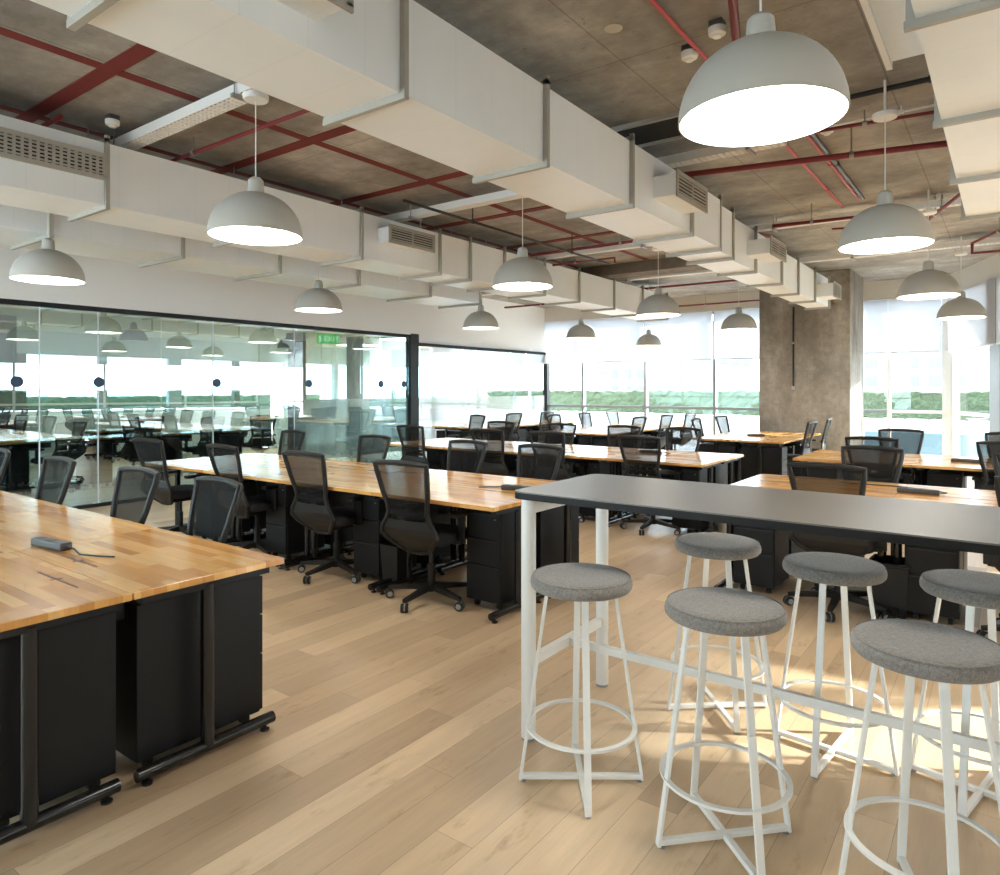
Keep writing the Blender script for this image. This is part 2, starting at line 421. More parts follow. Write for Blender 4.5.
for i, (x, y) in enumerate([(-11, 11.2), (-11, 13.0), (-13.4, 12.0)]):  # added fill lamps that brighten the room behind the frosted glass
    t = thing('ceiling_panel_light', 'square ceiling light panel behind the glass wall, ' + ['over the near half of the frosted room', 'by the far windows', 'deepest in the frosted room', 'leftmost one', 'second from the left', 'third from the left'][i], 'ceiling light', (x, y, 2.58))
    MB().box(-.4,.4,-.4,.4,0,.019).build('frame', M_white, t); MB().box(-.38,.38,-.38,.38,-.004,-.0005).build('diffuser', M_glow, t)
# downlights in the soffit
for i, (px, py) in enumerate([(139, 319), (251, 328), (340, 337), (20, 308)]):
    c = on_glass(px, py); yy = c[1]*1.06
    t = thing('downlight', 'small warm downlight in the beige soffit behind the glass, ' + ['above the second lamp reflection', 'near the middle of the partition', 'beside the green exit sign', 'at the far left edge'][i], 'downlight', (XG-.45, yy, 2.60))
    MB().lathe([(.06, -.012), (.045, -.012), (.045, .0), (.06, .0)], n=20).build('bezel', M_white, t)
    MB().lathe([(.044, -.006), (.001, -.006)], n=20).build('lens', M_downl, t)

# exit sign behind the glass
t = thing('exit_sign', 'small green exit sign hanging from the beige soffit behind the glass', 'exit sign', (XG-.5, 7.99, 2.27), math.radians(45))
MB().box(-.19, .19, -.015, .015, 0, .17).build('sign_face', M_green, t, .003)
a = MB()
# running figure
a.box(-.15,-.12,-.018,-.0155,.10,.14).bar((-.135,-.017,.10), (-.125,-.017,.06), .03,.002,(0,1,0)).bar((-.125,-.017,.06), (-.155,-.017,.02), .014,.002,(0,1,0)).bar((-.125,-.017,.06), (-.095,-.017,.03), .014,.002,(0,1,0)).bar((-.14,-.017,.09), (-.105,-.017,.075), .012,.002,(0,1,0))
a.build('running_figure', M_signw, t)
cu = bpy.data.curves.new('exit_text', 'FONT'); cu.body = 'EXIT'; cu.size = .13; cu.extrude = .001; cu.materials.append(M_signw)
o_ = bpy.data.objects.new('tmp', cu); me_ = bpy.data.meshes.new_from_object(o_); bpy.data.objects.remove(o_); o = bpy.data.objects.new('lettering', me_); col.objects.link(o); o.parent = t; o.location = (-.07, -.017, .04); o.rotation_euler = (PI/2, 0, 0)
MB().tube([(0,0,.17),(0,0,.329)], .006).build('hanging_rod', M_steel, t)

# dark dome lamps inside the glazed room
def pend(name, label, x, y, zr, R, ms, mg, top, cat='pendant lamp', group=None):
    t = thing(name, label, cat, (x, y, zr), 0, group)
    H = R*.96; prof = []
    for i in range(15):
        a = PI/2*i/14
        prof.append((max(R*math.cos(a)**.92, .04) if i < 14 else .04, H*math.sin(a)))
    inner = [(max(r-.006, .03), z-.006 if i else z) for i, (r, z) in enumerate(prof)]
    k = next(i for i in range(15) if prof[i][1] > .09)
    MB().lathe([(R-.006, 0), prof[0]] + prof[1:] + [(.001, H)], n=48).build('lamp_shade', ms, t)
    MB().lathe(inner[:k+2], n=48).build('reflector', M_shadein, t)
    MB().lathe([(R*.93, .075), (.001, .075)], n=48).build('diffuser', mg, t)
    MB().lathe([(.042, H-.005), (.05, H+.0), (.044, H+.075), (.03, H+.09), (.006, H+.095)], n=24, cap0=True).build('socket_cap', ms, t)
    MB().tube([(0,0,H+.09), (0,0,top-zr-.02)], .004 if R > .2 else .003, 6).build('cord', M_cord, t)
    return t
for i, (x, y) in enumerate([(-10.9, 2.9), (-10.9, 5.2), (-10.7, 7.9)]):
    pend('dome_lamp', 'black dome lamp hanging behind the glass partition, ' + ['farthest to the left', 'midway along it', 'near the dark corner post'][i], x, y, 2.22, .2, M_plastic, M_shadein, 2.60)

# ------------------------------------------------------------------ pendants
lamps = [(-.76, 2.69, 'largest white dome pendant, nearest the camera over the bar table', -1),
 (-.72, 5.62, 'white dome pendant at upper right, second back from the largest one', 0),
 (-.73, 9.0, 'white dome pendant at right, third back, overlapping the corner blinds', 0),
 (-.57, 12.05, 'smallest white dome pendant at the right edge in front of the blinds', 0),
 (-4.08, 2.75, 'big white dome pendant hanging left of the long main duct, over the aisle', 1),
 (-3.95, 5.72, 'white dome pendant at picture centre just left of the main duct', 1),
 (-3.97, 9.1, 'white dome pendant hanging in front of the second duct end and blinds', 1),
 (-3.82, 12.2, 'white dome pendant just left of the concrete column', 1),
 (-7.32, 2.70, 'white dome pendant at the left edge in front of the white wall', 2),
 (-7.30, 5.86, 'white dome pendant above the middle of the glass partition', 2),
 (-7.25, 9.25, 'white dome pendant in front of the wall over the frosted glass room', 2),
 (-7.1, 12.4, 'small white dome pendant by the far left window corner', 2),
 (-7.05, 15.6, 'smallest farthest white dome pendant against the far window blinds', 2)]
for x, y, lab, k in lamps:
    t = pend('pendant_lamp', lab, x*.888, y*.888, 2.392, .270, M_shade, M_glow, 3.22, group='white dome pendants')
    MB().lathe([(.001, .0), (.068, .0), (.075, .01), (.075, .03), (.02, .04), (.008, .05), (.008, .245)], (0,0,.813), 24, False, True).build('ceiling_rose', M_white, t)

# ------------------------------------------------------------------ ducts
def air_duct(label, segs, z0, z1, flanges, grilles, gtype='slat'):
    x0, x1, ya, yb = segs[0][0], segs[0][1], segs[0][2], segs[-1][3]
    t = thing('air_duct', label, 'air duct', ((x0+x1)/2, (ya+yb)/2, z0))
    L = Matrix.Translation(t.location).inverted()
    m = MB()
    for (a, b, c, d) in segs: m.box(a, b, c, d, z0+.0005, z1)
    m.xf(L).build('duct_body', M_duct, t)
    for y, a, b in flanges:
        f = MB()
        w, e = .028, .03
        f.box(a-e*1.2, b+e, y-w/2, y+w/2, z0-e, z0); f.box(b+.001, b+e, y-w/2, y+w/2, z0, z1+.05); f.box(a-e, a-.001, y-w/2, y+w/2, z0, z1+.05)
        f.box(a-e, b+e, y-w/2, y+w/2, z1+.0, z1+.03)
        f.xf(L).build('flange', M_flange, t)
        for xx in ((a+b)/2,): MB().tube([(xx, y, z1+.031), (xx, y, ZC)], .006, 6).xf(L).build('hanger_rod', M_steel, t)
    for (xf_, y0_, y1_, za, zb, dpt, kind) in grilles:
        g = MB(); g.box(xf_-dpt, xf_, y0_, y1_, za, zb).xf(L); bx_ = g.build('grille_box', M_duct, t)
        m = MB(); fw = .022
        m.box(xf_, xf_+.012, y0_-.02, y1_+.02, zb-fw+.01, zb+.02); m.box(xf_, xf_+.012, y0_-.02, y1_+.02, za-.02, za+fw-.01)
        m.box(xf_, xf_+.012, y0_-.02, y0_+fw-.01, za, zb); m.box(xf_, xf_+.012, y1_-fw+.01, y1_+.02, za, zb)
        nz = 6 if kind == 'slat' else 6
        for i in range(1, nz):
            z = za + (zb-za)*i/nz; m.box(xf_+.002, xf_+.01, y0_, y1_, z-.006, z+.006)
        if kind == 'grid':
            ny = int((y1_-y0_)/.045)
            for i in range(1, ny): y = y0_+(y1_-y0_)*i/ny; m.box(xf_+.002, xf_+.011, y-.009, y+.009, za, zb)
        else: y = (y0_+y1_)/2; m.box(xf_+.002, xf_+.012, y-.009, y+.009, za, zb)
        m.xf(L); m.build('grille', M_flange, bx_)
        MB().box(xf_, xf_+.0015, y0_+.004, y1_-.004, za+.004, zb-.004).xf(L).build('grille_opening', M_holeshade, bx_)  # dark sheet painted in for the shade behind the slats
    return t
air_duct('long wide white air duct running from top left to the concrete column',
  [(-2.67,-2.18,-3.5,5.66),(-2.67,-2.18,5.66,6.42),(-2.68,-2.24,6.42,7.0),(-2.68,-2.30,7.0,9.3),(-2.68,-2.36,9.3,12.2)], 2.80, 3.25,
  [(-1.3,-2.67,-2.18),(-.1,-2.67,-2.18),(1.07,-2.67,-2.18),(2.21,-2.67,-2.18),(3.38,-2.67,-2.18),(4.51,-2.67,-2.18),(5.66,-2.67,-2.18),(6.42,-2.68,-2.2),(6.95,-2.68,-2.25),(7.9,-2.68,-2.30),(9.0,-2.68,-2.30),(10.1,-2.68,-2.36),(11.1,-2.68,-2.36),(12.1,-2.68,-2.36)],
  [(-2.0,1.15,1.74,2.92,3.09,.18,'slat'),(-1.99,4.9,5.5,2.93,3.09,.20,'slat'),(-2.05,7.62,8.2,2.93,3.09,.26,'slat'),(-2.1,11.15,11.65,2.86,3.05,.27,'slat')])
air_duct('white air duct above the left desks with a square-hole grille',
  [(-5.80,-5.23,-3.5,12.4)], 2.80, 3.25,
  [(y,-5.80,-5.23) for y in (-1.2, -.05, 1.12, 2.30, 3.5, 4.72, 5.9, 6.45, 7.15, 8.1, 9.06, 10.2, 11.3, 12.38)],
  [(-5.17,1.20,2.26,2.98,3.13,.06,'grid'),(-5.05,4.95,5.6,2.98,3.13,.18,'slat')])
air_duct('shallow white air duct nearest the white wall above the glass partition',
  [(-7.42,-6.60,-3.5,8.45)], 2.80, 3.06,
  [(y,-7.42,-6.60) for y in (-1.1,.1,1.28,2.45,3.62,4.75,5.92,7.25,8.4)], [])
air_duct('white air duct cut off by the right picture edge',
  [(-.27,.75,.6,6.40)], 2.80, 3.25, [(y,-.27,.75) for y in (1.7,2.86,4.01,5.19,6.38)],
  [])
# side panel of right duct
t = thing('air_terminal', 'flat white air terminal box fixed left of the right-hand duct', 'air terminal', (-.36, 3.1, 2.98))
MB().box(-.075,.082,-.6,.5,0,.25).build('terminal_box', M_beige if False else M_duct, t)
MB().box(-.10,-.076,-.63,.54,-.02,.28).build('terminal_face', M_white, t)

# ------------------------------------------------------------------ cable trays
def tray(label, y, x0, x1, w=.06, z=3.315):
    t = thing('cable_tray', label, 'cable tray', ((x0+x1)/2, y, z)); h = (x1-x0)/2
    m = MB()
    m.box(-h, h, w-.006, w, 0, .07); m.box(-h, h, -w, -w+.006, 0, .07)
    n = int(h*2/.05)
    for i in range(n):
        x = -h + 2*h*(i+.5)/n; m.box(x-.014, x+.014, -w+.006, w-.006, 0, .004)
    for yy in (-w*.5, 0, w*.5): m.box(-h, h, yy-.008, yy+.008, 0.0002, .0042)
    m.build('tray_channel', M_white, t)
    k = max(2, int(h*2/1.3))
    for i in range(k):
        x = -h+.25+(2*h-.5)*i/(k-1)
        r = MB()
        for yy in (-w-.012, w+.012): r.tube([(x,yy,-.01),(x,yy,ZC-z)], .0045, 6)
        r.box(x-.015, x+.015, -w-.03, w+.03, -.022, -.001); r.build('hanger', M_steel, t)
tray('perforated white cable tray crossing above the left duct, nearest the camera', 2.53, -8.9, -3.62)
tray('perforated white cable tray crossing near the largest pendant, second from the camera', 5.40, -8.9, -1.35)
tray('slim white cable tray crossing the ceiling, third from the camera', 8.25, -8.9, -.3, .05)
tray('white cable tray just before the brown concrete beam', 10.72, -8.9, .2, .06)

# ------------------------------------------------------------------ ceiling pipes, detectors, painted strips
def pipe(label, pts, r, m=None, s_=.868, drop=None, name='sprinkler_pipe', cat='pipe'):
    pts = [(x*s_, y*s_, 1.487+(z-1.487)*s_) for x, y, z in pts]; r = r*.88
    c = Vector(pts[0]); t = thing(name, label, cat, tuple(c))
    P = [Vector(p)-c for p in pts]
    MB().tube(P, r, 10).build('pipe_run', m or M_red, t)
    L = sum((P[i+1]-P[i]).length for i in range(len(P)-1))
    a, b = P[0], P[1]; n = max(1, int((b-a).length/1.4))
    for i in range(n):
        p = a.lerp(b, (i+.5)/n); q = MB()
        q.tube([p, (p.x, p.y, ZC-c.z)], .006, 6); d = (b-a).normalized()
        q.tube([p-d*.015, p+d*.015], r+.007, 10)
        q.build('clamp', M_steel if m is None else (m or M_red), t)
    return t
pipe('red sprinkler pipe crossing under the slab right of the main duct', [(-2.5,6.26,3.5),(.3,6.92,3.5)], .026)
pipe('thin red pipe running just behind the thicker red pipe at upper right', [(-1.9,6.15,3.64),(-.0,6.4,3.64)], .014)
pipe('pinkish conduit running lengthwise on the slab, left one of two', [(-1.65,2.0,3.71),(-1.65,9.3,3.71)], .014, M_pink)
pipe('pinkish conduit running lengthwise on the slab, right one of two', [(-1.43,5.9,3.71),(-1.43,9.0,3.71)], .014, M_pink)
pipe('dark grey conduit pressed against the right pinkish conduit', [(-1.38,5.9,3.70),(-1.38,9.0,3.70)], .02, M_powerbox, name='conduit')
pipe('stout dark red pipe stub dropping above the largest pendant', [(-1.01,3.0,3.64),(-1.36,4.3,3.64)], .026, M_red)
pipe('red pipe bending down at the right edge by the corner blinds', [(.2,10.2,3.5),(-.42,11.6,3.5),(-.42,11.6,3.36),(.5,11.7,3.36)], .022)
pipe('short oblique red pipe above the small right pendants', [(-.25,8.2,3.52),(-1.15,10.8,3.52)], .02)
pipe('short red pipe with elbow above the third cable tray, right of main duct', [(-2.4,9.0,3.52),(-1.5,9.1,3.52),(-1.5,9.1,3.42)], .024)
pipe('wavy thin red pipe behind the elbowed one right of main duct', [(-1.9,10.0,3.6),(-.9,10.2,3.6)], .012)
pipe('red pipe along the far bulkhead ending in a drop beside the column', [(-7.2,15.6,3.42),(-4.1,15.6,3.42),(-4.1,15.6,3.28)], .022)
pipe('long red pipe crossing behind the brown concrete beam', [(-9.0,13.3,3.55),(-3.0,13.3,3.55)], .022)
pipe('red pipe low beside the white wall above the far glass room', [(-8.9,12.2,3.25),(-7.0,12.2,3.25)], .02)
pipe('dark red pipe crossing the slab between the two left ducts', [(-8.8,3.34,3.6),(-3.0,3.34,3.6)], .017)
pipe('dark red pipe crossing the slab at the far left', [(-8.8,2.3,3.62),(-6.0,2.3,3.62)], .02)
pipe('red pipe crossing behind the second cable tray left of main duct', [(-8.8,6.3,3.62),(-3.0,6.3,3.62)], .018)
pipe('red branch pipe left of main duct near the third cable tray', [(-6.0,8.9,3.55),(-2.9,8.9,3.55),(-2.6,9.8,3.55)], .022)
pipe('short red pipe with drop just before the concrete beam', [(-6.3,9.6,3.5),(-4.9,9.6,3.5),(-4.9,9.6,3.42)], .018)
pipe('black conduit running lengthwise above the second duct', [(-5.1,5.2,3.45),(-5.1,9.8,3.45)], .016, M_plastic, name='conduit')
pipe('black conduit clipped across the slab at the top right', [(-1.3,5.80,3.70),(.4,5.80,3.70)], .02, M_plastic, name='conduit')
pipe('thin white conduit across the slab behind the upper right pendant', [(-1.5,6.35,3.70),(.1,6.35,3.70)], .010, M_white, name='conduit')
# painted grid on slab
for i, (a, b, c, d) in enumerate([(-4.50,-4.41,-3,9.8), (-5.70,-5.62,-3,9.8), (-3.25,-3.18,-3,9.8), (-6.9,-6.83,-3,9.8)]):
    MB().box(a, b, c, d, ZC-.003-.0006*i, ZC-.0002).build('trim_%d' % (20+i), M_redpaint, kind='structure')
for i, y in enumerate((.35, 1.98, 3.5, 4.85, 6.3, 7.8)):
    MB().box(-9.1, -2.9, y-.055, y+.055, ZC-.006-.0006*i, ZC-.0002).build('trim_%d' % (30+i), M_redpaint, kind='structure')
def detector(x, y, label, z=3.385):
    t = thing('smoke_detector', label, 'smoke detector', (x, y, z))
    MB().lathe([(.001,-.02),(.022,-.02),(.026,-.009),(.044,-.004),(.048,.012),(.048,.03),(.001,.03)], n=28).build('detector_head', M_white, t)
    MB().box(-.035,.035,-.035,.035,.03,ZC-z).build('mounting_box', M_powerbox, t)
detector(-1.48, 3.83, 'round white smoke detector left of the largest pendant, at the end of a pink pipe')
detector(-1.26, 3.66, 'round white smoke detector just above the largest pendant dome')
detector(-5.2, 2.33, 'round white smoke detector on the slab above the left cable tray')
detector(-1.09, 5.55, 'small white round ceiling device behind the upper right pendant')
# pale patches on slab
def patch(x, y, r, i):
    tag(MB().lathe([(r, -.004), (.001, -.006)], (x*.868, y*.868, ZC-.001), 18).build('slab_plug', mat('plug ' + i, (.5,.46,.38), .9)), 'small pale round plug in the concrete slab, ' + i, 'plug')
for a in ((-2.0, 2.62, .05, 'nearest one right of the main duct'), (-2.0, 3.9, .05, 'farther one right of the main duct'), (-4.5, 3.75, .05, 'between red lines left of the main duct'), (-4.4, 4.9, .045, 'farther back between red lines')): patch(*a)

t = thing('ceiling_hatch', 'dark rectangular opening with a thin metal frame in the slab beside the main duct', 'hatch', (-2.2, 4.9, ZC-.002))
MB().box(-.3,.3,-.2,.2,-.012,-.001).build('opening', M_holeshade, t)  # flat dark sheet painted as the recess shade; the slab is uncut
MB().box(-.33,.33,-.23,-.2,-.03,.001).box(-.33,.33,.2,.23,-.03,.001).box(-.33,-.3,-.2,.2,-.03,.001).box(.3,.33,-.2,.2,-.03,.001).build('frame', M_flange, t)
# conduit on column
t = thing('wall_conduit', 'thin black conduit running down the concrete column', 'conduit', (-2.98, 12.47, 1.52))
MB().tube([(0,0,0),(0,0,1.35)], .014, 8).build('conduit_run', M_plastic, t)
MB().box(-.022,.022,-.03,.028,-.06,.0).build('junction_box', M_flange, t, .004)
MB().box(-.02,.02,-.025,.028,.72,.75).build('clip', M_flange, t)

# ------------------------------------------------------------------ task chair
ROWS = [(.375,.09,-.15),(.41,.14,-.185),(.46,.205,-.225),(.50,.238,-.245),(.54,.226,-.255),(.60,.186,-.255),(.65,.166,-.255),(.70,.172,-.262),(.78,.193,-.283),(.86,.206,-.303),(.93,.217,-.322),(.985,.223,-.335)]
def grid_panel(rows, th, inset, mb, nx=8, bow=.02):
    vs = []; fs = []
    for side in (0, 1):
        for (z, hw, y) in rows:
            for i in range(nx+1):
                u = -1+2*i/nx
                vs.append(((hw-inset)*u, y + bow*(u*u-1)*-1*-1 + (th if side else 0), z + (.012*(1-u*u) if z > .95 else 0)))
    R = len(rows); n1 = nx+1; S = R*n1
    for r in range(R-1):
        for i in range(nx):
            a = r*n1+i; fs.append((a, a+1, a+1+n1, a+n1)); fs.append((S+a, S+a+n1, S+a+1+n1, S+a+1))
    for r in range(R-1):
        for i in (0, nx):
            a = r*n1+i; fs.append((a, a+n1, S+a+n1, S+a))
    for r in (0, R-1):
        for i in range(nx):
            a = r*n1+i; fs.append((a, a+1, S+a+1, S+a))
    mb.add(vs, fs, False); return mb
def make_chair():
    t = thing('task_chair', 'x', 'chair', (0,0,0))
    # back frame outline
    pts = []
    for (z, hw, y) in ROWS: pts.append((hw, y, z))
    for i in range(1, 8):
        u = 1-2*i/8; pts.append((ROWS[-1][1]*u, ROWS[-1][2]-.02*(1-u*u), ROWS[-1][0]+.012*(1-u*u)))
    for (z, hw, y) in ROWS[::-1]: pts.append((-hw, y, z))
    for i in range(1, 4):
        u = -1+2*i/4; pts.append((ROWS[0][1]*u, ROWS[0][2]-.01, ROWS[0][0]-.006))
    br = MB().tube(pts, .0175, 8, closed=True, sx=1.0).build('backrest', M_plastic, t)
    grid_panel([r for r in ROWS if r[0] >= .69], .005, .006, MB()).build('mesh_panel', M_mesh, br)
    lo = [r for r in ROWS if r[0] <= .61]
    grid_panel(lo, .012, .004, MB()).build('lower_shell', M_plastic, br)
    mb = MB()
    grid_panel([(.61,.182,-.250),(.65,.166,-.25),(.695,.172,-.258)], .006, .006, mb).build('mesh_band', M_mesh, br)
    MB().tube([(-.16,-.24,.645),(-.08,-.222,.635),(0,-.215,.632),(.08,-.222,.635),(.16,-.24,.645)], .019, 8).build('lumbar_support', M_plastic, br)
    # seat
    m = MB(); n = 28; prof = [(.86,.425),(.98,.435),(1.0,.455),(.97,.485),(.85,.498),(.4,.490),(.01,.488)]
    vs = []; fs = []
    for (sc, z) in prof:
        for k in range(n):
            a = 2*PI*k/n; cx = abs(math.cos(a))**.45*math.copysign(1, math.cos(a)); cy = abs(math.sin(a))**.45*math.copysign(1, math.sin(a))
            vs.append((.235*sc*cx, .01+.235*sc*cy, z))
    for i in range(len(prof)-1):
        for k in range(n): fs.append((i*n+k, i*n+(k+1) % n, (i+1)*n+(k+1) % n, (i+1)*n+k))
    fs.append(tuple(range(n))); m.add(vs, fs, True); m.build('seat', M_seatfab, t)
    for s in (-1, 1):
        a = MB().bar((s*.20,0,.43),(s*.268,0,.435), .06,.018).bar((s*.262,0,.43),(s*.262,0,.62), .055,.02,(0,1,0))
        a.box(s*.262-.035, s*.262+.035, -.11,.13,.618,.645)
        a.build('armrest', M_plastic, t, .006)
    MB().box(-.09,.09,-.14,.10,.375,.425).bar((0,-.10,.40),(0,-.19,.42),.07,.03).build('tilt_mechanism', M_plastic, t, .01)
    MB().lathe([(.026,.10),(.026,.26),(.017,.262),(.017,.376)], n=16, cap0=True, cap1=True).build('gas_column', M_plastic, t)
    b = MB().lathe([(.001,.125),(.04,.125),(.045,.10),(.04,.07),(.001,.065)], n=16)
    cas = []
    for k in range(5):
        a = PI/2 + 2*PI*k/5 + .69; c, s = math.cos(a), math.sin(a)
        p0 = Vector((c*.03, s*.03, .105)); p1 = Vector((c*.315, s*.315, .075)); x = Vector((-s, c, 0))
        vs = [p0+x*.022+Vector((0,0,.018)), p0-x*.022+Vector((0,0,.018)), p0-x*.02-Vector((0,0,.025)), p0+x*.02-Vector((0,0,.025)),
              p1+x*.015+Vector((0,0,.012)), p1-x*.015+Vector((0,0,.012)), p1-x*.014-Vector((0,0,.010)), p1+x*.014-Vector((0,0,.010))]
        b.add(vs, [(0,1,2,3),(4,7,6,5),(0,4,5,1),(1,5,6,2),(2,6,7,3),(3,7,4,0)])
        cas.append((c*.31, s*.31, a))
    b.build('star_base', M_plastic, t)
    for (x, y, a) in cas:
        Mr = Matrix.Translation((x, y, .031)) @ Matrix.Rotation(a+PI/2+.5, 4, 'Z') @ Matrix.Rotation(PI/2, 4, 'Y')
        w = MB()
        for o in (-.015, .015):
            w.lathe([(.001,o-.010),(.026,o-.010),(.030,o-.006),(.030,o+.006),(.026,o+.010),(.001,o+.010)], n=18, M=None)
        w.xf(Mr); cs = w.build('caster', M_plastic, t)
        h = MB()
        for o in (-.0265, .0265): h.lathe([(.019, o), (.001, o)], n=14)
        h.lathe([(.0305,-.0015),(.0305,.0015)], n=14)
        h.xf(Mr); h.build('caster_rim', M_caster, cs)
    snapshot(t); return t
CH = make_chair(); ch_used = [False]
def chair(x, y, rz, label, group):
    if not ch_used[0]:
        ch_used[0] = True; CH.location = (x,y,0); CH.rotation_euler = (0,0,rz); CH['label'] = label; CH['group'] = group; return CH
    return dup(CH, (x,y,0), rz, label, group)

# ------------------------------------------------------------------ desk: local origin = seat-side/ped corner; x to the left, y into desk centre
def make_desk(w, dpt=.648):
    """local: x from 0 (pedestal end) to w, y 0 (user edge) to dpt (centre line)"""
    t = thing('desk', 'x', 'desk', (0,0,0))
    MB().box(.001, w-.001, 0, dpt, .715, .742).build('tabletop', M_desk, t, .003)
    for sx in (.045, w-.045):
        m = MB()
        m.tube([(sx,.03,.045),(sx,dpt-.03,.045)], .024, 12)
        m.tube([(sx,.335,.05),(sx,.335,.70)], .027, 12)
        lg = m.build('leg_frame', M_blackgloss, t)
        MB().box(sx-.02, sx+.02, .06, dpt-.04, .685, .714).build('support_beam', M_black, lg)
        q = MB()
        for yy in (.07, dpt-.07): q.lathe([(.001,0),(.02,0),(.02,.008),(.007,.012),(.007,.025)], (sx,yy,0), 12)
        q.build('leveling_foot', M_plastic, lg)
    MB().box(.18, w-.18, dpt-.05, dpt-.02, .60, .70).build('cable_trough', M_black, t)
    MB().box(w*.62-.18, w*.62+.18, dpt-.092, dpt-.084, .7422, .7432).box(w*.62-.018, w*.62-.004, dpt-.108, dpt-.066, .7422, .7431).build('cable_slot', M_brown, t)
    snapshot(t); return t
def make_ped(wd=.29, dp=.55):
    t = thing('drawer_pedestal', 'x', 'drawer unit', (0,0,0))
    MB().box(0,wd,.012,dp,.05,.655).build('cabinet_body', M_black, t, .004)
    for (a, b) in ((.056,.30),(.306,.475),(.481,.648)):
        d = MB().box(.004,wd-.004,-.004,.0115,a,b).build('drawer', M_black, t, .002)
        MB().box(.02,wd-.02,-.008,-.0045,b-.018,b-.010).build('drawer_pull', M_plastic, d)
    MB().lathe([(.008,0),(.008,.004),(.001,.004)], (wd-.04,-.006,.61), 12).build('lock', M_caster, t)
    for x in (.05,wd-.05):
        for y in (.06,dp-.06):
            Mr = Matrix.Rotation(PI/2, 4, 'Y')
            MB().lathe([(.001,-.012),(.022,-.012),(.022,.012),(.001,.012)], (x,y,.0225), 14, M=Mr).bar((x,y,.04),(x,y,.052),.02,.02).build('caster', M_plastic, t)
    snapshot(t); return t
DK = {}
def desk(w, x, y, rz, label, group):
    # rz: 0 -> +y into desk ; x axis leftwards handled by mirror copy
    if w not in DK:
        d = make_desk(w); DK[w] = d; d.location = (x,y,0); d.rotation_euler = (0,0,rz); d['label'] = label; d['group'] = group; return d
    return dup(DK[w], (x,y,0), rz, label, group)
PD = {}
def ped(x, y, rz, label, group, dp=.55):
    if dp not in PD:
        p = make_ped(.29, dp); PD[dp] = p; p.location = (x,y,0); p.rotation_euler = (0,0,rz); p['label'] = label; p['group'] = group; return p
    return dup(PD[dp], (x,y,0), rz, label, group)

place = ['at the aisle end', 'second from the aisle', 'third from the aisle', 'farthest from the aisle']
def bench_row(rn, R, y0, y1, n, sides, direction=-1, w=1.10, chairs=(), choff=.73, cxs={}):
    """row along X starting at aisle end X=R going direction; near edge y0, far edge y1"""
    for side in sides:
        for i in range(n):
            a = R + direction*w*i; b = R + direction*w*(i+1); x0, x1 = min(a,b), max(a,b)
            pos = place[min(i,3)] if n > 1 else ''
            lab = '%s side of %s, %s' % (side, rn, pos)
            gd_ = 'desks'
            if side == 'near':
                desk(w, x0, y0, 0, 'honey wood desk, ' + lab, 'wooden desks of the ' + rn)
            else:
                desk(w, x1, y1, PI, 'honey wood desk, ' + lab, 'wooden desks of the ' + rn)
            px0 = (a - .12 - .29 - .04*i) if direction < 0 else (a + .10)
            if side == 'near': ped(px0, y0+.235, 0, 'black drawer pedestal, ' + lab, 'pedestals of the ' + rn, .41)
            else: ped(px0+.29, y1-.03, PI, 'black drawer pedestal, ' + lab, 'pedestals of the ' + rn)
            cx = cxs[side][i] if side in cxs else a + direction*choff
            if chairs == 'all' or (side, i) in chairs:
                jx = random.uniform(-.03,.02); jr = random.uniform(-.10,.10)
                if side == 'near': chair(cx+jx, y0+.20+random.uniform(-.03,.02), jr, 'black mesh task chair, ' + lab, 'task chairs of the ' + rn)
                else: chair(cx+jx, y1-.17+random.uniform(-.02,.03), PI+jr, 'black mesh task chair, ' + lab, 'task chairs of the ' + rn)
bench_row('front left desk row', -2.56, .57, 1.87, 4, ('near','far'), chairs=[('far',i) for i in range(4)], cxs={'far':(-3.38,-4.17,-5.25,-6.4)})
bench_row('second left desk row', -2.58, 3.42, 4.72, 4, ('near','far'), chairs='all', cxs={'near':(-3.25,-4.29,-5.38,-6.58),'far':(-3.19,-4.02,-5.22,-6.52)})
bench_row('third left desk row', -2.40, 6.55, 7.85, 4, ('near','far'), chairs='all', cxs={'near':(-3.0,-4.1,-4.95,-6.2),'far':(-3.2,-3.95,-4.86,-5.9)})
bench_row('first right desk row', -1.74, 4.87, 6.17, 3, ('near','far'), 1, chairs='all', choff=.80)
bench_row('second right desk row', -1.86, 7.75, 9.05, 3, ('near','far'), 1, chairs='all', choff=.80)
# benches by the window run along Y
def bench_y(bn, XR, XL, y0, n, w, side_ch):
    for side in ('right', 'left'):
        for i in range(n):
            ya = y0 + i*w; lab = '%s side of %s, %s' % (side, bn, ['nearest the camera', 'second back', 'third back'][i])
            if side == 'right': desk(w, XR, ya, PI/2, 'honey wood desk, ' + lab, 'wooden desks of the ' + bn)
            else: desk(w, XL, ya+w, -PI/2, 'honey wood desk, ' + lab, 'wooden desks of the ' + bn)
            if side == 'right': ped(XR-.05, ya+.08, PI/2, 'black drawer pedestal, ' + lab, 'pedestals of the ' + bn)
            else: ped(XL+.05, ya+.08+.29, -PI/2, 'black drawer pedestal, ' + lab, 'pedestals of the ' + bn)
            if (side, i) in side_ch:
                cy = ya + .80
                if side == 'right': chair(XR-.14, cy, PI/2+random.uniform(-.1,.1), 'black mesh task chair, ' + lab, 'task chairs of the ' + bn)
                else: chair(XL+.10, cy, -PI/2+random.uniform(-.1,.1), 'black mesh task chair, ' + lab, 'task chairs of the ' + bn)
al = [(s, i) for s in ('right','left') for i in range(3)]
bench_y('window bench by the concrete column', -2.5, -3.8, 9.95, 2, 1.15, al)
bench_y('middle window bench', -5.2, -6.5, 9.95, 3, 1.15, al)
bench_y('window bench beside the frosted room', -7.85, -9.10, 10.05, 3, 1.15, [('right',0),('right',1)])
